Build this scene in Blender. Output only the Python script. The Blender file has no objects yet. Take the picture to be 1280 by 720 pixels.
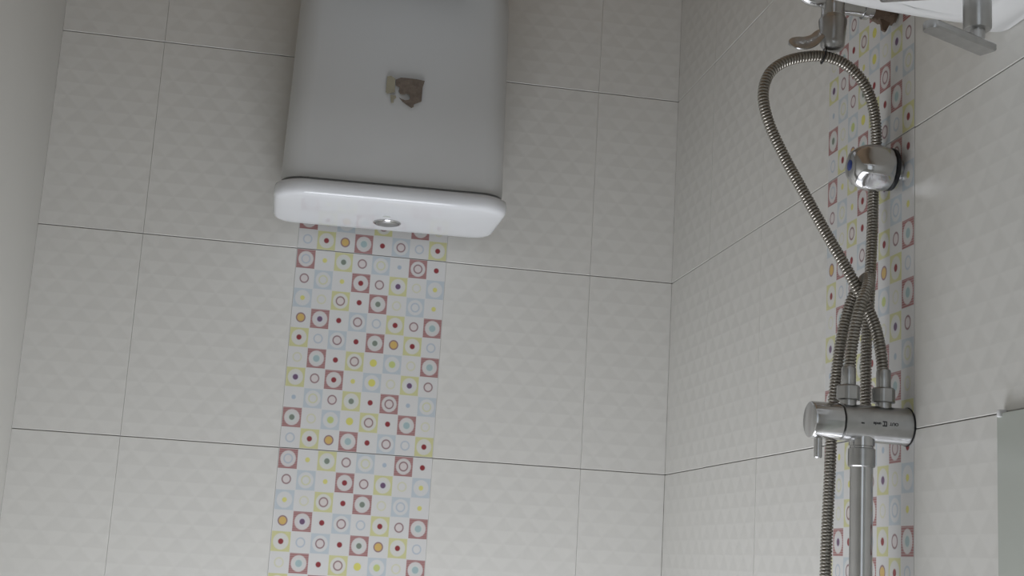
import bpy, bmesh, math, random
from mathutils import Vector, Matrix
random.seed(7)
scene = bpy.context.scene
col = scene.collection
PI = math.pi

# ------------------------------------------------------------------ camera (the photograph is taken upside down)
cd = bpy.data.cameras.new('camera')
cam = bpy.data.objects.new('camera', cd)
col.objects.link(cam)
cd.sensor_width = 36.0
cd.lens = 1740.73 * 36.0 / 1280.0
cd.clip_start = 0.02
Rv = Vector((-0.9826, -0.1761, -0.0584)).normalized()
Fv = Vector((-0.1619, 0.9675, -0.1944)).normalized()
Uv = Rv.cross(Fv).normalized()
Rv = Fv.cross(Uv).normalized()
m = Matrix.Identity(4)
for i in range(3):
    m[i][0] = Rv[i]; m[i][1] = Uv[i]; m[i][2] = -Fv[i]
m[0][3], m[1][3], m[2][3] = 0.6682, -2.3053, 1.3
cam.matrix_world = m
scene.camera = cam

# ------------------------------------------------------------------ world, light, exposure
w = bpy.data.worlds.new('sky'); scene.world = w; w.use_nodes = True
w.node_tree.nodes['Background'].inputs[0].default_value = (0.8, 0.9, 1.0, 1)
w.node_tree.nodes['Background'].inputs[1].default_value = 0.6
scene.view_settings.view_transform = 'Standard'
scene.view_settings.look = 'None'
scene.view_settings.gamma = 1
scene.view_settings.use_curve_mapping = False
scene.view_settings.exposure = 0.0

ROOM_X, ROOM_Y, ROOM_Z = 1.0683, -2.75, 2.2
WIN = (0.10, 0.80, -1.12, -0.24)         # rooflight in the ceiling over the toilet: x0, x1, y0, y1

def area(name, loc, rot, sx, sy, power, color):
    l = bpy.data.lights.new(name, 'AREA'); l.shape = 'RECTANGLE'; l.size = sx; l.size_y = sy
    l.energy = power; l.color = color
    o = bpy.data.objects.new(name, l); col.objects.link(o); o.location = loc; o.rotation_euler = rot
    return o
# daylight entering by the rooflight
area('rooflight_daylight', ((WIN[0]+WIN[1])/2, (WIN[2]+WIN[3])/2, ROOM_Z + 0.02), (0, 0, 0), WIN[1]-WIN[0]-.08, WIN[3]-WIN[2]-.08, 12.0, (0.94, 0.97, 1.05))
# daylight from the open doorway behind the photographer
area('doorway_daylight', (0.55, ROOM_Y + 0.05, 1.35), (PI/2, 0, 0), 0.7, 1.2, 0.6, (1.0, 0.97, 0.92))

# ------------------------------------------------------------------ materials
def mat(name, color, rough=0.5, metal=0.0, noise=0.0, nscale=20.0, bump=0.0, coat=0.0):
    M = bpy.data.materials.new(name); M.use_nodes = True
    nt = M.node_tree; b = nt.nodes['Principled BSDF']
    b.inputs['Roughness'].default_value = rough
    b.inputs['Metallic'].default_value = metal
    b.inputs['Coat Weight'].default_value = coat
    tc = nt.nodes.new('ShaderNodeTexCoord')
    n = nt.nodes.new('ShaderNodeTexNoise'); n.inputs['Scale'].default_value = nscale; n.inputs['Detail'].default_value = 4
    nt.links.new(tc.outputs['Object'], n.inputs['Vector'])
    mx = nt.nodes.new('ShaderNodeMix'); mx.data_type = 'RGBA'
    c2 = tuple(c * (1 - noise) for c in color)
    mx.inputs[6].default_value = (*color, 1); mx.inputs[7].default_value = (*c2, 1)
    nt.links.new(n.outputs['Fac'], mx.inputs[0]); nt.links.new(mx.outputs[2], b.inputs['Base Color'])
    if bump:
        bp = nt.nodes.new('ShaderNodeBump'); bp.inputs['Strength'].default_value = bump; bp.inputs['Distance'].default_value = 0.001
        nt.links.new(n.outputs['Fac'], bp.inputs['Height']); nt.links.new(bp.outputs['Normal'], b.inputs['Normal'])
    return M

TILE = (0.69, 0.68, 0.642)
MT = {}
MT['grout'] = mat('grout', (0.40, 0.36, 0.30), .9, noise=.45, nscale=14)
MT['paint'] = mat('paint', (0.62, 0.61, 0.57), .7, noise=.06, nscale=6)
MT['ceiling'] = mat('ceiling_paint', (0.75, 0.75, 0.73), .8, noise=.04)
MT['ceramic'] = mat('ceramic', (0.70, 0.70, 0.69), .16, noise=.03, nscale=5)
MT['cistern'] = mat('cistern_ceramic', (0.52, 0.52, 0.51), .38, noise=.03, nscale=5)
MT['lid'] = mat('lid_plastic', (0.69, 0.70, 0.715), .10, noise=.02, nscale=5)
MT['chrome'] = mat('chrome', (0.62, 0.62, 0.62), .16, 1.0, noise=.18, nscale=60)
MT['dull_chrome'] = mat('dull_chrome', (0.55, 0.55, 0.545), .28, 1.0, noise=.3, nscale=90)
MT['steel'] = mat('hose_steel', (0.41, 0.385, 0.345), .3, 1.0, noise=.3, nscale=120)
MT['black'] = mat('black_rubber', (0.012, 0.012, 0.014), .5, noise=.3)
MT['blue'] = mat('blue_plastic', (0.03, 0.06, 0.28), .35, noise=.2)
MT['brown'] = mat('label_brown', (0.23, 0.18, 0.14), .8, noise=.75, nscale=220)
MT['beige'] = mat('label_beige', (0.36, 0.33, 0.24), .8, noise=.35, nscale=90)
MT['rust'] = mat('rusty_tape', (0.20, 0.14, 0.10), .9, noise=.6, nscale=120, bump=.5)
MT['glass'] = mat('greygreen_glass', (0.52, 0.55, 0.50), .35, noise=.08, nscale=4)
MT['ink'] = mat('engraving', (0.05, 0.05, 0.055), .6, noise=.2)
MT['frame'] = mat('window_frame', (0.75, 0.75, 0.75), .4, noise=.05)
MT['door'] = mat('door_paint', (0.44, 0.31, 0.20), .5, noise=.1)

def relief_tile_material():
    M = bpy.data.materials.new('relief_tile'); M.use_nodes = True
    nt = M.node_tree; N = nt.nodes; Lk = nt.links; b = N['Principled BSDF']
    b.inputs['Roughness'].default_value = .33
    tc = N.new('ShaderNodeTexCoord'); sp = N.new('ShaderNodeSeparateXYZ'); Lk.new(tc.outputs['Object'], sp.inputs[0])
    def mth(op, a, bb=None, c=None):
        n = N.new('ShaderNodeMath'); n.operation = op
        for i, v in enumerate((a, bb, c)):
            if v is None: continue
            if isinstance(v, (int, float)): n.inputs[i].default_value = v
            else: Lk.new(v, n.inputs[i])
        return n.outputs[0]
    zs = mth('DIVIDE', sp.outputs[2], 0.333/15); row = mth('FLOOR', zs); fz = mth('FRACT', zs)
    xs = mth('ADD', mth('DIVIDE', sp.outputs[0], 0.2515/6), mth('MULTIPLY', row, 0.5))
    fx = mth('ABSOLUTE', mth('SUBTRACT', mth('FRACT', xs), 0.5))
    half = mth('MULTIPLY', mth('SUBTRACT', 1.0, fz), 0.5)
    d = mth('SUBTRACT', half, fx)                       # > 0 inside the upward pointing facet
    s = N.new('ShaderNodeMapRange'); s.interpolation_type = 'SMOOTHSTEP'
    Lk.new(d, s.inputs[0]); s.inputs[1].default_value = -.11; s.inputs[2].default_value = .11
    s.inputs[3].default_value = -RELIEF; s.inputs[4].default_value = RELIEF
    cz = N.new('ShaderNodeCombineXYZ'); Lk.new(s.outputs[0], cz.inputs[2])
    ge = N.new('ShaderNodeNewGeometry')
    va = N.new('ShaderNodeVectorMath'); va.operation = 'ADD'
    Lk.new(ge.outputs['Normal'], va.inputs[0]); Lk.new(cz.outputs[0], va.inputs[1])
    vn = N.new('ShaderNodeVectorMath'); vn.operation = 'NORMALIZE'; Lk.new(va.outputs[0], vn.inputs[0])
    Lk.new(vn.outputs[0], b.inputs['Normal'])
    no = N.new('ShaderNodeTexNoise'); no.inputs['Scale'].default_value = 9; no.inputs['Detail'].default_value = 5
    Lk.new(tc.outputs['Object'], no.inputs['Vector'])
    mx = N.new('ShaderNodeMix'); mx.data_type = 'RGBA'
    mx.inputs[6].default_value = (*TILE, 1); mx.inputs[7].default_value = (*(c * .955 for c in TILE), 1)
    Lk.new(no.outputs['Fac'], mx.inputs[0]); Lk.new(mx.outputs[2], b.inputs['Base Color'])
    return M
RELIEF = 0.023
MT['tile'] = relief_tile_material()

def decor_material():
    M = bpy.data.materials.new('printed_decor_tile'); M.use_nodes = True
    nt = M.node_tree; N = nt.nodes; Lk = nt.links; b = N['Principled BSDF']
    b.inputs['Roughness'].default_value = .25
    def at(n):
        a = N.new('ShaderNodeAttribute'); a.attribute_name = n; return a.outputs['Color']
    def mth(op, a, bb=None):
        n = N.new('ShaderNodeMath'); n.operation = op
        for i, v in enumerate((a, bb)):
            if v is None: continue
            if isinstance(v, (int, float)): n.inputs[i].default_value = v
            else: Lk.new(v, n.inputs[i])
        return n.outputs[0]
    def soft(v, lo, hi):
        n = N.new('ShaderNodeMapRange'); n.interpolation_type = 'SMOOTHSTEP'
        Lk.new(v, n.inputs[0]); n.inputs[1].default_value = lo; n.inputs[2].default_value = hi
        return n.outputs[0]
    def mix(f, a, c):
        n = N.new('ShaderNodeMix'); n.data_type = 'RGBA'
        Lk.new(f, n.inputs[0])
        for i, v in ((6, a), (7, c)):
            if isinstance(v, tuple): n.inputs[i].default_value = (*v, 1)
            else: Lk.new(v, n.inputs[i])
        return n.outputs[2]
    uv = N.new('ShaderNodeUVMap'); uv.uv_map = 'cell'
    sp = N.new('ShaderNodeSeparateXYZ'); Lk.new(uv.outputs[0], sp.inputs[0])
    du = mth('ABSOLUTE', mth('SUBTRACT', sp.outputs[0], .5)); dv = mth('ABSOLUTE', mth('SUBTRACT', sp.outputs[1], .5))
    mxd = mth('MAXIMUM', du, dv)
    r = mth('SQRT', mth('ADD', mth('POWER', du, 2.0), mth('POWER', dv, 2.0)))
    pr = N.new('ShaderNodeSeparateColor'); Lk.new(at('prm'), pr.inputs[0])
    p2 = N.new('ShaderNodeSeparateColor'); Lk.new(at('prm2'), p2.inputs[0])
    sq = mth('SUBTRACT', 1.0, soft(mxd, .46, .50))
    out_c = soft(r, .36, .43)
    # fine printed hatching in the corners of the red squares
    hat = mth('ADD', mth('MULTIPLY', mth('SINE', mth('MULTIPLY', sp.outputs[1], 75.0)), mth('MULTIPLY', p2.outputs[1], .22)), .88)
    bgm = mth('MULTIPLY', mth('MULTIPLY', sq, out_c), mth('MULTIPLY', pr.outputs[0], hat))
    base = mix(bgm, (0.665, 0.66, 0.645), at('bg'))
    # pale tint inside the disc of coloured squares
    base = mix(mth('MULTIPLY', mth('MULTIPLY', sq, pr.outputs[0]), .10), base, at('bg'))
    fl = mth('MULTIPLY', mth('SUBTRACT', 1.0, soft(mth('SUBTRACT', r, p2.outputs[0]), -.03, .03)), p2.outputs[2])
    base = mix(fl, base, at('fill'))
    ri = soft(mth('SUBTRACT', r, pr.outputs[1]), -.03, .03)
    ro = mth('SUBTRACT', 1.0, soft(mth('SUBTRACT', r, pr.outputs[2]), -.03, .03))
    fga = N.new('ShaderNodeAttribute'); fga.attribute_name = 'fg'
    fm = mth('MULTIPLY', mth('MULTIPLY', ri, ro), fga.outputs['Alpha'])
    base = mix(fm, base, fga.outputs['Color'])
    Lk.new(base, b.inputs['Base Color'])
    return M
MT['decor'] = decor_material()

# ------------------------------------------------------------------ helpers
def obj(name, me, material=None, parent=None, loc=None, rz=None, smooth=None, sharp=35):
    if isinstance(me, bmesh.types.BMesh):
        bmesh.ops.recalc_face_normals(me, faces=me.faces)
        M = bpy.data.meshes.new(name); me.to_mesh(M); me.free(); me = M
        if material: me.materials.append(MT[material])
        if smooth:
            for p in me.polygons: p.use_smooth = True
            me.set_sharp_from_angle(angle=math.radians(sharp))
    o = bpy.data.objects.new(name, me); col.objects.link(o)
    if parent: o.parent = parent
    if loc: o.location = loc
    if rz is not None: o.rotation_euler[2] = rz
    return o
def tag(o, label, cat, group=None):
    o['label'] = label; o['category'] = cat
    if group: o['group'] = group
    return o
def thing(name, label, cat, loc=(0, 0, 0)):
    o = bpy.data.objects.new(name, None); col.objects.link(o); o.location = loc; o.empty_display_size = .05
    return tag(o, label, cat)
def struct(o):
    o['kind'] = 'structure'; return o

def box(bm, x0, x1, y0, y1, z0, z1, bev=0):
    vs = [bm.verts.new((x, y, z)) for x in (x0, x1) for y in (y0, y1) for z in (z0, z1)]
    fs = [bm.faces.new([vs[i] for i in q]) for q in ((0,1,3,2), (4,6,7,5), (0,4,5,1), (2,3,7,6), (0,2,6,4), (1,5,7,3))]
    if bev:
        es = list({e for f in fs for e in f.edges})
        bmesh.ops.bevel(bm, geom=es, offset=bev, segments=3, profile=.5, affect='EDGES')
    return bm
def frame_from(axis):
    a = Vector(axis).normalized()
    t = Vector((0, 0, 1)) if abs(a.z) < .9 else Vector((1, 0, 0))
    u = a.cross(t).normalized(); v = a.cross(u).normalized()
    return a, u, v
def lathe(bm, origin, axis, prof, n=32, mod=None):
    """prof: list of (distance along axis, radius); mod(angle, i) scales the radius"""
    a, u, v = frame_from(axis); o = Vector(origin); rings = []
    for i, (s, r) in enumerate(prof):
        ring = []
        for k in range(n):
            t = 2*PI*k/n; q = r*(mod(t, i) if mod else 1)
            ring.append(bm.verts.new(o + a*s + u*(q*math.cos(t)) + v*(q*math.sin(t))))
        rings.append(ring)
    for A, B in zip(rings, rings[1:]):
        for k in range(n):
            bm.faces.new((A[k], A[(k+1) % n], B[(k+1) % n], B[k]))
    bm.faces.new(rings[0][::-1]); bm.faces.new(rings[-1])
    return bm
def loft(bm, rings, cap0=True, cap1=True):
    R = [[bm.verts.new(p) for p in r] for r in rings]; n = len(R[0])
    for A, B in zip(R, R[1:]):
        for k in range(n): bm.faces.new((A[k], A[(k+1) % n], B[(k+1) % n], B[k]))
    if cap0: bm.faces.new(R[0][::-1])
    if cap1: bm.faces.new(R[-1])
    return bm
def catmull(pts, sub=24):
    P = [Vector(p) for p in pts]; P = [P[0]*2-P[1]] + P + [P[-1]*2-P[-2]]; out = []
    for i in range(1, len(P)-2):
        a, b, c, d = P[i-1], P[i], P[i+1], P[i+2]
        for k in range(sub):
            t = k/sub
            out.append(.5*((2*b) + (c-a)*t + (2*a-5*b+4*c-d)*t*t + (3*b-a-3*c+d)*t**3))
    out.append(P[-2]); return out
def resample(P, step):
    out = [P[0]]; acc = 0.0
    for a, b in zip(P, P[1:]):
        L = (b-a).length; pos = step-acc
        while pos <= L:
            out.append(a.lerp(b, pos/L)); pos += step
        acc = (acc+L) % step
    return out
def tube(bm, pts, rad, n=12, smooth_n=2):
    """rad: float or function(index)"""
    for _ in range(smooth_n):
        pts = [pts[0]] + [(a + b*2 + c)/4 for a, b, c in zip(pts, pts[1:], pts[2:])] + [pts[-1]]
    T = (pts[1]-pts[0]).normalized(); _, u, v = frame_from(T); rings = []
    for i, p in enumerate(pts):
        t2 = (pts[min(i+1, len(pts)-1)] - pts[max(i-1, 0)]).normalized()
        q = T.rotation_difference(t2); u = q @ u; T = t2; v = T.cross(u)
        r = rad(i) if callable(rad) else rad
        rings.append([p + u*(r*math.cos(2*PI*k/n)) + v*(r*math.sin(2*PI*k/n)) for k in range(n)])
    return loft(bm, rings)
def rounded_rect(x0, x1, y0, y1, r0, r1, z, seg=8):
    """r0: radius of the two corners at y0 (front), r1: at y1 (back); counter-clockwise from front-left"""
    out = []
    for cx, cy, r, a0 in ((x0+r0, y0+r0, r0, PI), (x1-r0, y0+r0, r0, 1.5*PI), (x1-r1, y1-r1, r1, 0), (x0+r1, y1-r1, r1, .5*PI)):
        for k in range(seg+1):
            a = a0 + .5*PI*k/seg
            out.append(Vector((cx + r*math.cos(a), cy + r*math.sin(a), z)))
    return out

# ------------------------------------------------------------------ room shell
def plane(name, pts, material):
    bm = bmesh.new(); bm.faces.new([bm.verts.new(p) for p in pts]); return struct(obj(name, bm, material))
TH = 0.008        # tile thickness over the grout bed
def slab(name, material, *b):
    bm = bmesh.new(); box(bm, *b); return struct(obj(name, bm, material))
floor = slab('floor', 'door', -.1, ROOM_X+.1, ROOM_Y-.1, .1, -.1, 0)
x0, x1, y0, y1 = WIN
bm = bmesh.new()
for b in ((-.1, x0, ROOM_Y-.1, .1), (x1, ROOM_X+.1, ROOM_Y-.1, .1), (x0, x1, ROOM_Y-.1, y0), (x0, x1, y1, .1)): box(bm, *b, ROOM_Z, ROOM_Z+.1)
ceiling = struct(obj('ceiling', bm, 'ceiling'))
bm = bmesh.new()
for b in ((x0, x0+.04, y0, y1), (x1-.04, x1, y0, y1), (x0+.04, x1-.04, y0, y0+.04), (x0+.04, x1-.04, y1-.04, y1)): box(bm, *b, ROOM_Z+.03, ROOM_Z+.08)
win = struct(obj('window_1', bm, 'frame'))
bm = bmesh.new(); box(bm, x0+.04, x1-.04, y0+.04, y1-.04, ROOM_Z+.05, ROOM_Z+.056); obj('pane', bm, 'frame', win)
wall_back = slab('wall_back', 'grout', -.1, ROOM_X+.1, TH-.0015, .1, 0, ROOM_Z)
wall_left = slab('wall_left', 'grout', -.1, -TH+.0015, ROOM_Y-.1, TH-.0015, 0, ROOM_Z)
wall_right = slab('wall_right', 'paint', ROOM_X, ROOM_X+.12, ROOM_Y-.1, TH-.0015, 0, ROOM_Z)
bm = bmesh.new()
for b in ((-.1, .15, 0, ROOM_Z), (.95, ROOM_X, 0, ROOM_Z), (.15, .95, 2.0, ROOM_Z)):
    box(bm, b[0], b[1], ROOM_Y-.1, ROOM_Y, b[2], b[3])
wall_front = struct(obj('wall_front', bm, 'paint'))
bm = bmesh.new()
box(bm, .15, .20, ROOM_Y-.08, ROOM_Y, 0, 2.0); box(bm, .90, .95, ROOM_Y-.08, ROOM_Y, 0, 2.0); box(bm, .2, .9, ROOM_Y-.08, ROOM_Y, 1.95, 2.0)
struct(obj('door_1', bm, 'door'))

# ---- wall tiles, each one an object
GH, GV = 0.0011, 0.0002     # joint widths: horizontal, vertical
def tile_mesh(wd, ht):
    """tile with a chamfered face, local x along the wall, z up, front facing -y"""
    bm = bmesh.new(); c, cv = 0.0007, 0.0002
    a = (GV/2, wd-GV/2, GH/2, ht-GH/2)
    def ring(x0, x1, z0, z1, y): return [bm.verts.new((x, y, z)) for x, z in ((x0, z0), (x1, z0), (x1, z1), (x0, z1))]
    r0 = ring(*a, TH); r1 = ring(*a, c); r2 = ring(a[0]+cv, a[1]-cv, a[2]+c, a[3]-c, 0)
    for A, B in ((r0, r1), (r1, r2)):
        for k in range(4): bm.faces.new((A[k], A[(k+1) % 4], B[(k+1) % 4], B[k]))
    bm.faces.new(r2)
    bmesh.ops.recalc_face_normals(bm, faces=bm.faces)
    # open back: make sure the front looks towards -y
    for f in bm.faces:
        if abs(f.normal.y) > .9 and f.normal.y > 0:
            bmesh.ops.reverse_faces(bm, faces=bm.faces); break
    M = bpy.data.meshes.new('relief_tile'); bm.to_mesh(M); bm.free(); M.materials.append(MT['tile']); return M

RED, YEL, BLU = (0.34, 0.14, 0.135), (0.58, 0.57, 0.21), (0.46, 0.53, 0.58)
DRED, DGR, DPU, DBL, BGN = (0.26, 0.035, 0.04), (0.13, 0.17, 0.12), (0.13, 0.06, 0.14), (0.30, 0.40, 0.52), (0.28, 0.42, 0.44)
MAUVE, YDOT, GDOT = (0.22, 0.09, 0.10), (0.66, 0.62, 0.10), (0.50, 0.56, 0.15)
# first letter: square (R/Y/B/W); second: what is printed in the middle
PATTERN = """Rb Ws Yg Wr By Wd Rr W.
Wr By Ws R. Wr Yp Wo Bs
Bs Wo Yr W. Rg Wo Bb Ws
Wm Rp W. Br Wb Y. Wr Rt
Y. Wb Br W. Rg Wm Y. Wb
Wo Rt W. Yr WY Bn Wo Rt
Yp Wr R. Ws BY Wo Yp Wr
Wd By Wr Yg W. Rr Wd By
Rg Wo Bn WY Yr W. Rt Wo
Wb Y. Wm Rt W. Br Wb Y.""".split('\n')
def decor_mesh(wd, ht):
    """printed tile: 8 x 10 cells on one flat glazed face, rows listed as they appear with the picture upside down"""
    bm = bmesh.new()
    uvl = bm.loops.layers.uv.new('cell')
    for n in ('bg', 'fg', 'fill', 'prm', 'prm2'): bm.loops.layers.float_color.new(n)
    uvl = bm.loops.layers.uv['cell']; L = {n: bm.loops.layers.float_color[n] for n in ('bg', 'fg', 'fill', 'prm', 'prm2')}
    rows = [r.split() for r in PATTERN]
    x0, x1, z0, z1 = GV/2, wd-GV/2, GH/2, ht-GH/2
    xs = [x0 + (x1-x0)*i/8 for i in range(9)]; zs = [z0 + (z1-z0)*i/10 for i in range(11)]
    V = [[bm.verts.new((x, 0, z)) for x in xs] for z in zs]
    B = [[bm.verts.new((x, TH, z)) for x in (x0, x1)] for z in (z0, z1)]
    for j in range(10):
        for i in range(8):
            f = bm.faces.new((V[j][i], V[j][i+1], V[j+1][i+1], V[j+1][i]))
            code = rows[j][7-i]
            bgc = {'R': RED, 'Y': YEL, 'B': BLU, 'W': (1, 1, 1)}[code[0]]; on = 0 if code[0] == 'W' else (1 if code[0] == 'R' else .85)
            fg, a, rin, rout, fill, fr, fa = (0, 0, 0), 0, 0, 0, (1, 1, 1), 0, 0
            k = code[1]
            if k in 'byro':
                fg = {'b': DBL, 'y': (.60, .60, .26), 'r': MAUVE, 'o': (.62, .61, .33)}[k]; rin, rout = .18, .245
                a = {'b': .55, 'y': .6, 'r': .85, 'o': .55}[k]
                if k == 'r': fill, fr, fa = (.66, .56, .55), .19, .5
            elif k == 'm': fg, a, rin, rout, fill, fr, fa = MAUVE, .9, .19, .25, (.62, .40, .08), .2, .9
            else:
                rin = -1
                fg, rout, a = {'.': (DRED, .135, 1.0), 's': (YDOT, .12, .8), 'Y': (YDOT, .19, .9), 'g': (DGR, .14, .85), 'p': (DPU, .14, .95),
                               't': (BGN, .17, .75), 'd': (DBL, .11, .7), 'n': (GDOT, .17, .85)}[k]
                if k in 'gptn': fill, fr, fa = (.60, .66, .62), .24, .55
                if k == 'Y' or k == 'p': fill, fr, fa = (.62, .62, .72), .22, .4
            for lp, (u, v) in zip(f.loops, ((0, 0), (1, 0), (1, 1), (0, 1))):
                lp[uvl].uv = (u, v)
                lp[L['bg']] = (*bgc, 1); lp[L['fg']] = (*fg, a); lp[L['fill']] = (*fill, 1)
                lp[L['prm']] = (on, rin, rout, 1); lp[L['prm2']] = (fr, 1 if code[0] == 'R' else 0, fa, 1)
    def side(edge, b0, b1): bm.faces.new(edge + [b1, b0])
    side([V[0][i] for i in range(9)], B[0][0], B[0][1]); side([V[10][i] for i in range(9)], B[1][0], B[1][1])
    side([V[j][0] for j in range(11)], B[0][0], B[1][0]); side([V[j][8] for j in range(11)], B[0][1], B[1][1])
    bm.normal_update()
    for f in bm.faces:
        if abs(f.normal.y) < .5:
            for lp in f.loops:
                lp[uvl].uv = (.5, .05); lp[L['bg']] = (1, 1, 1, 1); lp[L['fg']] = (0, 0, 0, 0); lp[L['fill']] = (1, 1, 1, 1)
                lp[L['prm']] = (0, 0, 0, 1); lp[L['prm2']] = (0, 0, 0, 1)
    M = bpy.data.meshes.new('decor_tile'); bm.to_mesh(M); bm.free(); M.materials.append(MT['decor']); return M

H = 0.333
ZJ = [0.0] + [0.4693 + (k-1)*H for k in range(0, 6)] + [ROOM_Z]
XJ = [0.0, .1470, .3985, .6500, .9015, ROOM_X]                       # joints of the back wall
YJ = [0.0, .2087, .4499, .6908, .9314, 1.172, 1.413, 1.654, 1.895, 2.136, 2.377, 2.618, -ROOM_Y]   # joints of the side wall
cache = {}
def place_tiles(parent, joints, decor_col, left):
    for c, (a, b) in enumerate(zip(joints, joints[1:])):
        for z0, z1 in zip(ZJ, ZJ[1:]):
            full = abs(z1-z0-H) < 1e-4
            dec = c == decor_col and full
            key = (dec, round(b-a, 4), round(z1-z0, 4))
            if key not in cache: cache[key] = (decor_mesh if dec else tile_mesh)(b-a, z1-z0)
            o = obj('decor_tile' if dec else 'tile', cache[key], parent=parent)
            o.location = (random.uniform(-.0003, .0003) if left else a, -b if left else random.uniform(-.0003, .0003), z0)
            if left: o.rotation_euler[2] = PI/2
            o.rotation_euler[0 if not left else 1] += random.uniform(-.0006, .0006)
            if dec: o['label'] = 'glazed tile printed with coloured squares, rings and dots'
place_tiles(wall_back, XJ, 2, False)
place_tiles(wall_left, YJ, 3, True)

# ------------------------------------------------------------------ toilet: cistern with lid, button and torn label
toilet = thing('toilet', 'white ceramic toilet with a flat-lidded cistern against the back wall', 'toilet', (.508, -.15, 0))
def local(me_obj, root):      # geometry written in room coordinates, parented to a root at its base
    me_obj.matrix_parent_inverse = Matrix.Translation(-root.location); return me_obj
TX, FRONT, BACK = .5125, -.226, -.020
def tank_ring(z, wd, front, grow=0, rf=.05):
    return rounded_rect(TX-wd/2-grow, TX+wd/2+grow, front-grow, BACK+min(grow, .004), rf, .015, z, 10)
bm = bmesh.new(); rings = []
for z, wd, fr, rf in ((.33, .26, -.18, .036), (.334, .285, -.196, .036), (.35, .320, -.208, .036), (.42, .336, -.214, .036), (.60, .342, -.220, .036), (.734, .347, -.224, .036), (.7368, .345, -.223, .036), (.7370, .331, -.216, .033), (.745, .331, -.216, .033)):
    r = tank_ring(z, wd, fr, 0, rf)
    # the front bows out a little
    for p in r:
        if p.y < -.12: p.y -= .005*(1-((p.x-TX)/(wd/2))**2)
    rings.append(r)
loft(bm, rings)
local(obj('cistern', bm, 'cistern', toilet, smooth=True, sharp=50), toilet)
bm = bmesh.new(); rings = []
LZ = .7665
for z, g in ((.7405, .004), (.7410, .0075), (.7425, .0105), (.748, .0122), (.755, .0120), (.7590, .0112), (.7620, .0096), (.7643, .0070), (.7656, .0035), (.7663, -.002), (.7668, -.02), (.7673, -.06)):
    r = rounded_rect(TX-.1705-g, TX+.1705+g, -.219-g, -.036+min(g, .006)*.8, max(.012, .036+g), max(.012, .026+g), z, 10)
    for p in r:
        if p.y < -.12: p.y -= .005*(1-min(1, ((p.x-TX)/.1705)**2))
    rings.append(r)
loft(bm, rings)
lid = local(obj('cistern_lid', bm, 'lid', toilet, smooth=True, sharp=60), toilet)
bm = bmesh.new(); BX, BY, BZ = .511, -.098, .7672
lathe(bm, (BX, BY, BZ-.002), (0, 0, 1), [(0, .0225), (.0035, .0225), (.0045, .0215), (.0045, .0195), (.003, .019)], 40)
ring_o = local(obj('button_ring', bm, 'chrome', toilet, smooth=True), toilet)
bm = bmesh.new()
lathe(bm, (BX, BY, BZ), (0, 0, 1), [(0, .0186), (.0025, .0186), (.0040, .017), (.0052, .012), (.0057, .005), (.0058, .0005)], 40)
button = local(obj('flush_button', bm, 'dull_chrome', toilet, smooth=True), toilet); button['label'] = 'domed chrome flush button'
bm = bmesh.new(); lathe(bm, (BX+.004, BY-.040, BZ-.0002), (0, 0, 1), [(0, .006), (.0008, .006), (.001, .005)], 20)
for v in bm.verts: v.co.y = BY-.040 + (v.co.y-(BY-.040))*.5
local(obj('lid_mark', bm, 'glass', toilet), toilet)
# torn remains of a label on the front of the cistern
def patch(name, pts, material, label):
    bm = bmesh.new(); n = len(pts)
    fr = [bm.verts.new((x, front_y(x, z)-.0009, z)) for x, z in pts]
    bk = [bm.verts.new((x, front_y(x, z)+.0012, z)) for x, z in pts]
    bm.faces.new(fr); bm.faces.new(bk[::-1])
    for k in range(n): bm.faces.new((fr[k], fr[(k+1) % n], bk[(k+1) % n], bk[k]))
    bm.normal_update(); bmesh.ops.triangulate(bm, ngon_method='EAR_CLIP', faces=[f for f in bm.faces if len(f.verts) > 4])
    o = local(obj(name, bm, material, toilet), toilet); o['label'] = label
def front_y(x, z):
    t = (z-.60)/.139 if z > .6 else (z-.60)/.18
    fr = -.220 - (.004*t if z > .6 else .006*t)
    wd = .342 + (.005*t if z > .6 else .006*t)
    return fr - .005*(1-((x-TX)/(wd/2))**2)
patch('torn_label', [(.5238,.5676),(.5155,.5634),(.5033,.5632),(.4898,.5635),(.4781,.5649),(.4809,.5765),(.4812,.5989),(.4929,.6053),(.4926,.6091),(.4961,.6114),(.5102,.6029),(.5161,.5966),(.513,.5982),(.5067,.6002),(.5007,.5986),(.4986,.5945),(.5007,.5903),(.5051,.5886),(.5111,.5909),(.5148,.5901),(.5181,.586),(.5168,.5795),(.5231,.5767)], 'brown', 'torn brown remains of a label')
patch('label_backing', [(.5374,.5641),(.5315,.5621),(.5243,.5663),(.5245,.574),(.5235,.588),(.5353,.5919),(.5379,.5897)], 'beige', 'beige strip of label backing')
patch('label_scrap', [(.5303,.5939),(.5218,.5941),(.5209,.5972),(.5249,.6008),(.5245,.6059),(.5282,.6061)], 'beige', 'beige scrap of label backing')
# bowl and seat below the cistern (out of the picture)
def oval(cx, cy, a, b, z, n=36): return [Vector((cx+a*math.cos(2*PI*k/n), cy+b*math.sin(2*PI*k/n), z)) for k in range(n)]
bm = bmesh.new()
loft(bm, [oval(TX, -.34, .11, .22, 0), oval(TX, -.34, .10, .20, .06), oval(TX, -.36, .11, .21, .2), oval(TX, -.38, .17, .26, .33), oval(TX, -.38, .18, .27, .385),
          oval(TX, -.41, .14, .22, .388), oval(TX, -.41, .12, .19, .30), oval(TX, -.41, .05, .08, .22)])
local(obj('bowl', bm, 'ceramic', toilet, smooth=True), toilet)
bm = bmesh.new(); loft(bm, [oval(TX, -.46, .185, .205, .386), oval(TX, -.46, .19, .21, .390), oval(TX, -.46, .188, .208, .400), oval(TX, -.46, .17, .19, .404)])
local(obj('seat_cover', bm, 'lid', toilet, smooth=True), toilet)

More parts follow.
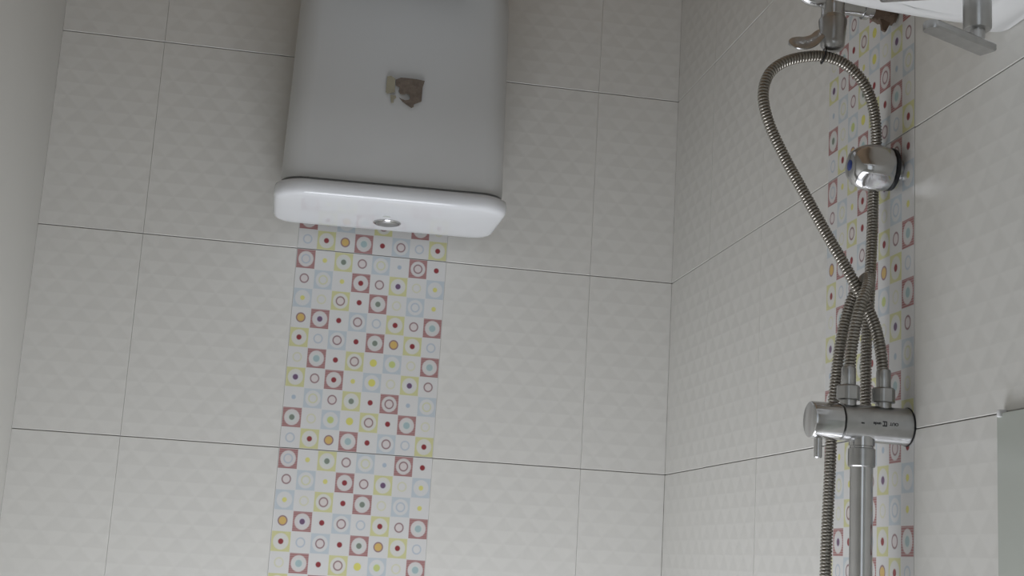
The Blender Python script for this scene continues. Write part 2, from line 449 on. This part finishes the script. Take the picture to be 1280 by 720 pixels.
# the cistern sits very slightly out of level
for o in toilet.children:
    if o.name.split('.')[0] not in ('bowl', 'seat_cover'):
        for v in o.data.vertices: v.co.z += (v.co.x-TX)*.012

# ------------------------------------------------------------------ shower column on the side wall
BYA, BZA = -.9154, 1.132
sh = thing('shower_column', 'chrome shower column bar with diverter body and upright pipe on the tiled side wall', 'shower', (0, BYA, BZA))
RB = .0196
bm = bmesh.new()
lathe(bm, (.0, BYA, BZA), (1, 0, 0), [(0, RB), (.002, RB+.0006), (.004, RB), (.0755, RB), (.0762, RB-.001), (.0766, RB-.004)], 48)
local(obj('diverter_body', bm, 'dull_chrome', sh, smooth=True), sh)
bm = bmesh.new()
lathe(bm, (.0772, BYA, BZA), (1, 0, 0), [(0, RB-.004), (.0004, RB-.001), (.001, RB), (.0305, RB), (.032, RB-.0006), (.0328, RB-.002), (.0330, .001)], 48)
knob = local(obj('diverter_knob', bm, 'chrome', sh, smooth=True), sh)
bm = bmesh.new(); lathe(bm, (.100, BYA, BZA+.012), (0, 0, 1), [(0, .0043), (.027, .0043), (.0278, .0036)], 20)
obj('lever_pin', bm, 'chrome', knob, smooth=True)
bm = bmesh.new(); lathe(bm, (.0, BYA, BZA), (1, 0, 0), [(-.0005, RB+.0012), (.0012, RB+.0012), (.0016, RB+.0004)], 48)  # thin black ring stands in for the dark gap between bar and wall
local(obj('wall_gap_shade', bm, 'black', sh, smooth=True), sh)
bm = bmesh.new(); lathe(bm, (.0512, BYA, BZA+.010), (0, 0, 1), [(0, .0136), (.014, .0136), (.0145, .0125), (.0162, .0125)], 36)
local(obj('pole_socket', bm, 'chrome', sh, smooth=True), sh)
bm = bmesh.new(); lathe(bm, (.0512, BYA, BZA+.0262), (0, 0, 1), [(0, .0128), (.001, .0142), (.019, .0142), (.0200, .0132)], 36)
local(obj('collar', bm, 'dull_chrome', sh, smooth=True), sh)
bm = bmesh.new(); lathe(bm, (.0512, BYA, BZA+.0455), (0, 0, 1), [(0, .0120), (.80, .0120)], 36)
local(obj('pole', bm, 'chrome', sh, smooth=True), sh)
bm = bmesh.new(); lathe(bm, (0, BYA, 1.85), (1, 0, 0), [(0, .022), (.006, .022), (.008, .011), (.051, .011)], 24)
local(obj('pole_bracket', bm, 'chrome', sh, smooth=True), sh)
def hexmod(t, i): return 1/ max(math.cos(((t + PI/6) % (PI/3)) - PI/6), .8)
for k, xx in enumerate((.0668, .0272)):
    bm = bmesh.new(); lathe(bm, (xx, BYA, BZA-.016), (0, 0, -1), [(0, .0086), (.0165, .0086)], 28)
    local(obj('outlet', bm, 'dull_chrome', sh, smooth=True), sh)
    bm = bmesh.new(); lathe(bm, (xx, BYA, BZA-.0235), (0, 0, -1), [(0, .0105), (.001, .0120), (.0145, .0120), (.0160, .0105)], 36, lambda t, i: 1/max(math.cos(((t+PI/6) % (PI/3))-PI/6), .93))
    nut = local(obj('hose_nut', bm, 'dull_chrome', sh, smooth=True, sharp=20), sh)
# engraved writing on the diverter body
def engraving(name, text, x, ang, size):
    """text reading along -y side of the bar from the wall outwards, wrapped on the bar surface"""
    c = bpy.data.curves.new(name, 'FONT'); c.body = text; c.size = size; c.extrude = .0003; c.offset = .00010; c.align_x = 'LEFT'; c.align_y = 'CENTER'
    t = bpy.data.objects.new(name, c); col.objects.link(t)
    dg = bpy.context.evaluated_depsgraph_get(); dg.update()
    me = bpy.data.meshes.new_from_object(t.evaluated_get(dg))
    bpy.data.objects.remove(t); bpy.data.curves.remove(c)
    for v in me.vertices:
        a = ang + v.co.y/RB; r = RB + .0002 + v.co.z
        v.co = Vector((x + v.co.x, BYA - r*math.cos(a), BZA + r*math.sin(a)))
    me.materials.clear(); me.materials.append(MT['ink'])
    return local(obj(name, me, parent=sh), sh)
engraving('engraving', 'OUT', .0192, .02, .0046)
def bar_mark(name, rects, ang):
    bm = bmesh.new()
    for x0, x1, h0, h1 in rects:
        r = RB+.0003; P = []
        for h in (h0, h1):
            a = ang + h/RB
            P.append([(x, BYA-r*math.cos(a), BZA+r*math.sin(a)) for x in (x0, x1)])
        bm.faces.new([bm.verts.new(p) for p in (P[0][0], P[0][1], P[1][1], P[1][0])])
        bmesh.ops.translate(bm, verts=[], vec=(0, 0, 0))
    o = local(obj(name, bm, 'ink', sh), sh); o.modifiers.new('t', 'SOLIDIFY').thickness = .0003; return o
bar_mark('emblem', [(.0318, .0330, -.0026, .0030), (.0330, .0368, .0016, .0030), (.0330, .0368, -.0026, -.0014), (.0342, .0352, -.0014, .0016)], .03)
engraving('engraving', 'unde', .0385, .05, .0044)
engraving('engraving', 'ws', .057, .09, .0032)

# ---- flexible metal hoses
def hose(name, pts, label, r=.0063, group=None, ends=()):
    P = resample(catmull(pts), .0036/5)
    bm = bmesh.new()
    prof = (1.0, 1.02, 1.02, 1.0, .74)
    tube(bm, P, lambda i: r*prof[i % 5], 14)
    root = thing(name, label, 'hose', pts[0])
    local(obj('corrugated_tube', bm, 'steel', root, smooth=True, sharp=80), root)
    for (p, d, L) in ends:
        bm = bmesh.new(); lathe(bm, p, d, [(0, .0072), (.001, .0078), (L-.002, .0078), (L, .0068)], 24)
        local(obj('ferrule', bm, 'dull_chrome', root, smooth=True), root)
    return root
HB = [(.0272, -.9154, 1.0935), (.0274, -.915, 1.0834), (.0299, -.914, 1.0531), (.0338, -.908, 1.0246), (.0419, -.903, 1.0015), (.0527, -.902, .9827), (.066, -.9, .9586), (.085, -.893, .9229), (.108, -.886, .8788), (.131, -.88, .8353), (.1497, -.88, .7981), (.157, -.88, .7679), (.1519, -.88, .7436), (.1371, -.88, .7275), (.1144, -.88, .7171), (.0856, -.88, .7121), (.0604, -.88, .7181), (.0395, -.879, .7345), (.0235, -.872, .7571), (.0147, -.864, .7844), (.0118, -.858, .8110), (.0139, -.857, .8492), (.0154, -.858, .8968), (.0188, -.862, .9445), (.0225, -.866, .9915), (.025, -.866, 1.0371), (.0261, -.868, 1.1088), (.0281, -.872, 1.1878), (.0325, -.88, 1.2902), (.034, -.885, 1.45), (.036, -.89, 1.62)]
HA = [(.0668, -.9154, 1.0935), (.066, -.915, 1.0822), (.0653, -.918, 1.0567), (.062, -.922, 1.0266), (.0568, -.924, 1.003), (.0474, -.918, .9826), (.0421, -.905, .9707), (.0442, -.893, .9758), (.0503, -.886, .9903), (.0566, -.882, 1.0153), (.0619, -.88, 1.0467), (.0656, -.878, 1.0865), (.0687, -.877, 1.1304), (.071, -.878, 1.191), (.0733, -.879, 1.2422), (.0748, -.88, 1.2925), (.078, -.882, 1.45), (.08, -.89, 1.62)]
hose('shower_hose', HB, 'ribbed metal hose hanging in a wide loop beside the stop valve', ends=(((.0272, -.9154, 1.0945), (0, 0, -1), .022),))
hose('shower_hose', HA, 'ribbed metal hose making a short bend under the diverter and rising past its knob', ends=(((.0668, -.9154, 1.0945), (0, 0, -1), .022),))

# ---- stop valve with faceted handle and blue mark
KY, KZ = -.895, .8423
sv = thing('stop_valve', 'faceted chrome stop valve handle with a blue cold-water dot', 'valve', (0, KY, KZ))
bm = bmesh.new(); lathe(bm, (0, KY, KZ), (1, 0, 0), [(.0006, .012), (.014, .012)], 28)
local(obj('stem', bm, 'dull_chrome', sv, smooth=True), sv)
bm = bmesh.new(); lathe(bm, (.009, KY, KZ), (1, 0, 0), [(0, .0235), (.004, .0242), (.0045, .020)], 40)
local(obj('rubber_ring', bm, 'black', sv, smooth=True), sv)
def lobes(t, i):
    # five flattened facets with rounded ribs between them
    k = (.0, .25, .8, 1.0, .95, .6, .25, .0)[i]
    a = ((t + .35) % (2*PI/5)) - PI/5
    flat = min(1.0, math.cos(PI/5)*1.10/math.cos(a))
    return 1 + k*(flat-1)*1.15
bm = bmesh.new()
lathe(bm, (.0135, KY, KZ), (1, 0, 0), [(0, .0228), (.003, .0245), (.012, .0262), (.024, .0266), (.033, .0252), (.040, .0215), (.0445, .0165), (.046, .012)], 80, lobes)
hd = local(obj('handle', bm, 'chrome', sv, smooth=True, sharp=40), sv)
bm = bmesh.new(); lathe(bm, (.0590, KY, KZ), (1, 0, 0), [(0, .0062), (.001, .0062), (.0016, .0045)], 28)
o = obj('blue_dot', bm, 'blue', hd, smooth=True); o['label'] = 'small blue cold-water mark'

# ---- bib tap below, with lever handle and taped wall joint
AX, AY = .0764, -.882
bt = thing('bib_tap', 'chrome wall bib tap with a paddle lever, under the hose loop', 'tap', (0, AY, .66))
bm = bmesh.new()
lathe(bm, (AX, AY, .6635), (0, 0, 1), [(0, .0138), (.003, .0142), (.004, .0158), (.006, .0162), (.030, .0140), (.0355, .0136), (.0375, .0122), (.040, .0105), (.0412, .006), (.0415, .001)], 36)
local(obj('cartridge_cap', bm, 'dull_chrome', bt, smooth=True), bt)
bm = bmesh.new()
lathe(bm, (AX, AY, .6270), (0, 0, 1), [(0, .008), (.005, .0125), (.015, .0142), (.026, .0135), (.037, .0132)], 32)
local(obj('tap_body', bm, 'chrome', bt, smooth=True), bt)
bm = bmesh.new(); tube(bm, resample(catmull([(AX, AY, .640), (AX+.014, AY, .645), (AX+.030, AY, .6435), (AX+.044, AY, .632), (AX+.050, AY, .612), (AX+.050, AY, .600)]), .002), .0085, 18)
local(obj('spout', bm, 'chrome', bt, smooth=True), bt)
bm = bmesh.new(); lathe(bm, (0, AY, .6490), (1, 0, 0), [(0, .010), (.034, .010), (.0345, .0125), (.0400, .0125), (.0405, .0098), (AX-.010, .0098)], 28)
local(obj('inlet_pipe', bm, 'chrome', bt, smooth=True), bt)
bm = bmesh.new(); lathe(bm, (.002, AY, .650), (1, 0, 0), [(0, .0130), (.004, .0150), (.010, .0145), (.016, .0135), (.022, .0120), (.026, .0105)], 26, lambda t, i: 1 + .10*math.sin(5*t+i*1.7) + .06*math.sin(9*t+i*2.9))
local(obj('thread_tape', bm, 'rust', bt, smooth=True, sharp=20), bt)
bm = bmesh.new()
fl = [(.006, .656), (.024, .657), (.019, .666), (.0175, .6725), (.0125, .674), (.010, .668)]
fr = [bm.verts.new((x, AY-.006+.25*(z-.66), z)) for x, z in fl]; bk = [bm.verts.new((x, AY-.002+.25*(z-.66), z)) for x, z in fl]
bm.faces.new(fr); bm.faces.new(bk[::-1])
for k in range(6): bm.faces.new((fr[k], fr[(k+1) % 6], bk[(k+1) % 6], bk[k]))
local(obj('loose_tape_end', bm, 'rust', bt), bt)
# paddle lever: a swept flat bar widening to a rounded end
cl = catmull([(.0850, AY, .682), (.0915, AY, .6865), (.0985, AY, .6935), (.1070, AY, .6985), (.1180, AY, .7010), (.1285, AY, .7030)], 6)
n = len(cl); bm = bmesh.new(); rings = []
for i, p in enumerate(cl):
    t = i/(n-1); wd = .0065 + .0065*min(1, t*1.5); wd *= math.sqrt(max(.02, 1-max(0, (t-.72)/.28)**2))
    T = (cl[min(i+1, n-1)]-cl[max(i-1, 0)]).normalized()
    W = Vector((0, -.62, .78)); W = (W - T*W.dot(T)).normalized(); Nn = T.cross(W)
    h = .0016
    rings.append([p + W*wd + Nn*h*.4, p + W*wd*.7 + Nn*h, p - W*wd*.7 + Nn*h, p - W*wd + Nn*h*.4, p - W*wd - Nn*h*.4, p - W*wd*.7 - Nn*h, p + W*wd*.7 - Nn*h, p + W*wd - Nn*h*.4])
loft(bm, rings)
local(obj('lever', bm, 'dull_chrome', bt, smooth=True, sharp=50), bt)
# black wire tying the hose to the tap
bm = bmesh.new(); ctr = Vector((.0865, -.881, .7110)); pts = []
for k in range(41):
    a = 2*PI*k/40; pts.append(ctr + Vector((.0020*math.sin(a) - .0012*math.cos(a), .0086*math.cos(a), .0098*math.sin(a))))
tube(bm, pts, .0010, 8, 0)
tag(obj('wire_tie', bm, 'black', smooth=True), 'thin black wire tied around the hose above the bib tap', 'wire')

# ------------------------------------------------------------------ washbasin and its tap
wb = thing('washbasin', 'white ceramic washbasin fixed to the tiled side wall', 'washbasin', (0, -1.33, .6))
def basin_ring(s, z, off=0.0, a=.36, b=.2315, n=40, e=2.6):
    out = []
    for k in range(n+1):
        t = -PI/2 + PI*k/n
        c, sn = math.cos(t), math.sin(t)
        x = a*s*abs(c)**(2/e); y = b*s*math.copysign(abs(sn)**(2/e), sn)
        out.append(Vector((max(off, x) if off else max(x, .0005), -1.33+y, z)))
    return out
bm = bmesh.new()
loft(bm, [basin_ring(.35, .60), basin_ring(.62, .625), basin_ring(.86, .685), basin_ring(.97, .725), basin_ring(.995, .738), basin_ring(1.0, .745), basin_ring(.994, .7497), basin_ring(.982, .7515), basin_ring(.93, .7515),
          basin_ring(.90, .750, .11), basin_ring(.87, .742, .125), basin_ring(.74, .68, .14), basin_ring(.45, .64, .15)])
local(obj('bowl', bm, 'ceramic', wb, smooth=True, sharp=50), wb)
bm = bmesh.new(); rings = []
for z, g in ((.742, 0), (.755, -.001), (.7605, -.0025), (.7635, -.005), (.7650, -.009)):
    rings.append(rounded_rect(.0006, .044+g*1.4, -1.547-g, -1.1135+g*.8, .013, .013, z, 6))
loft(bm, rings)
local(obj('back_upstand', bm, 'ceramic', wb, smooth=True, sharp=60), wb)
bm = bmesh.new(); lathe(bm, (.21, -1.33, .6395), (0, 0, 1), [(0, .022), (.002, .022), (.003, .015)], 24)
local(obj('drain', bm, 'chrome', wb, smooth=True), wb)
bx, by = .0700, -1.2
tp = thing('basin_tap', 'chrome basin tap with a flat bar lever on top, standing on the washbasin', 'tap', (bx, by, .7515))
bm = bmesh.new(); lathe(bm, (bx, by, .7515), (0, 0, 1), [(0, .018), (.003, .018), (.0045, .0128), (.0475, .0126), (.0490, .0116), (.0492, .0075)], 40)
local(obj('body', bm, 'dull_chrome', tp, smooth=True), tp)
bm = bmesh.new(); lathe(bm, (bx, by, .8005), (0, 0, 1), [(0, .0068), (.010, .0064), (.014, .0064)], 24)
local(obj('neck', bm, 'dull_chrome', tp, smooth=True), tp)
def flat_bar(p0, p1, wd, th, roll_z, taper=1.0, rend=.5):
    """bar with rounded far end, lying along p0 -> p1"""
    p0, p1 = Vector(p0), Vector(p1); T = (p1-p0).normalized(); W = Vector((0, 0, 1)).cross(T).normalized(); Nn = T.cross(W)
    L = (p1-p0).length; prof = [(0, 1.0), (.001, 1.0), (L*.5, (1+taper)/2), (L-wd*.5*rend, taper)]
    for k in range(1, 7):
        a = PI/2*k/6; prof.append((L-wd*.5*rend + wd*.5*rend*math.sin(a), max(.08, taper*math.cos(a))))
    rings = []
    for s, q in prof:
        h = wd/2*q; c = p0+T*s
        rings.append([c+W*h+Nn*th*.3, c+W*h*.86+Nn*th*.5, c-W*h*.86+Nn*th*.5, c-W*h+Nn*th*.3, c-W*h-Nn*th*.3, c-W*h*.86-Nn*th*.5, c+W*h*.86-Nn*th*.5, c+W*h-Nn*th*.3])
    bm = bmesh.new(); return loft(bm, rings)
local(obj('lever', flat_bar((bx-.012, by+.004, .8165), (bx+.064, by-.030, .8150), .019, .0075, 0, .95, .8), 'dull_chrome', tp, smooth=True, sharp=30), tp)
local(obj('spout', flat_bar((bx, by, .7605), (bx+.098, by-.010, .7830), .022, .010, 0, .9, .7), 'chrome', tp, smooth=True, sharp=30), tp)

# ------------------------------------------------------------------ grey-green glass panel above the washbasin
pn = thing('wall_glass', 'plain grey-green glass panel on the side wall above the washbasin', 'glass panel', (0, -1.35, 1.137))
bm = bmesh.new(); box(bm, .0012, .0062, -1.60, -1.1125, 1.1365, 1.75, .0008)
local(obj('glass_sheet', bm, 'glass', pn, smooth=True), pn)
for yy in (-1.119, -1.59):
    bm = bmesh.new(); box(bm, .0008, .0085, yy-.003, yy+.003, 1.1335, 1.1405, .001)
    local(obj('clip', bm, 'frame', pn, smooth=True), pn)
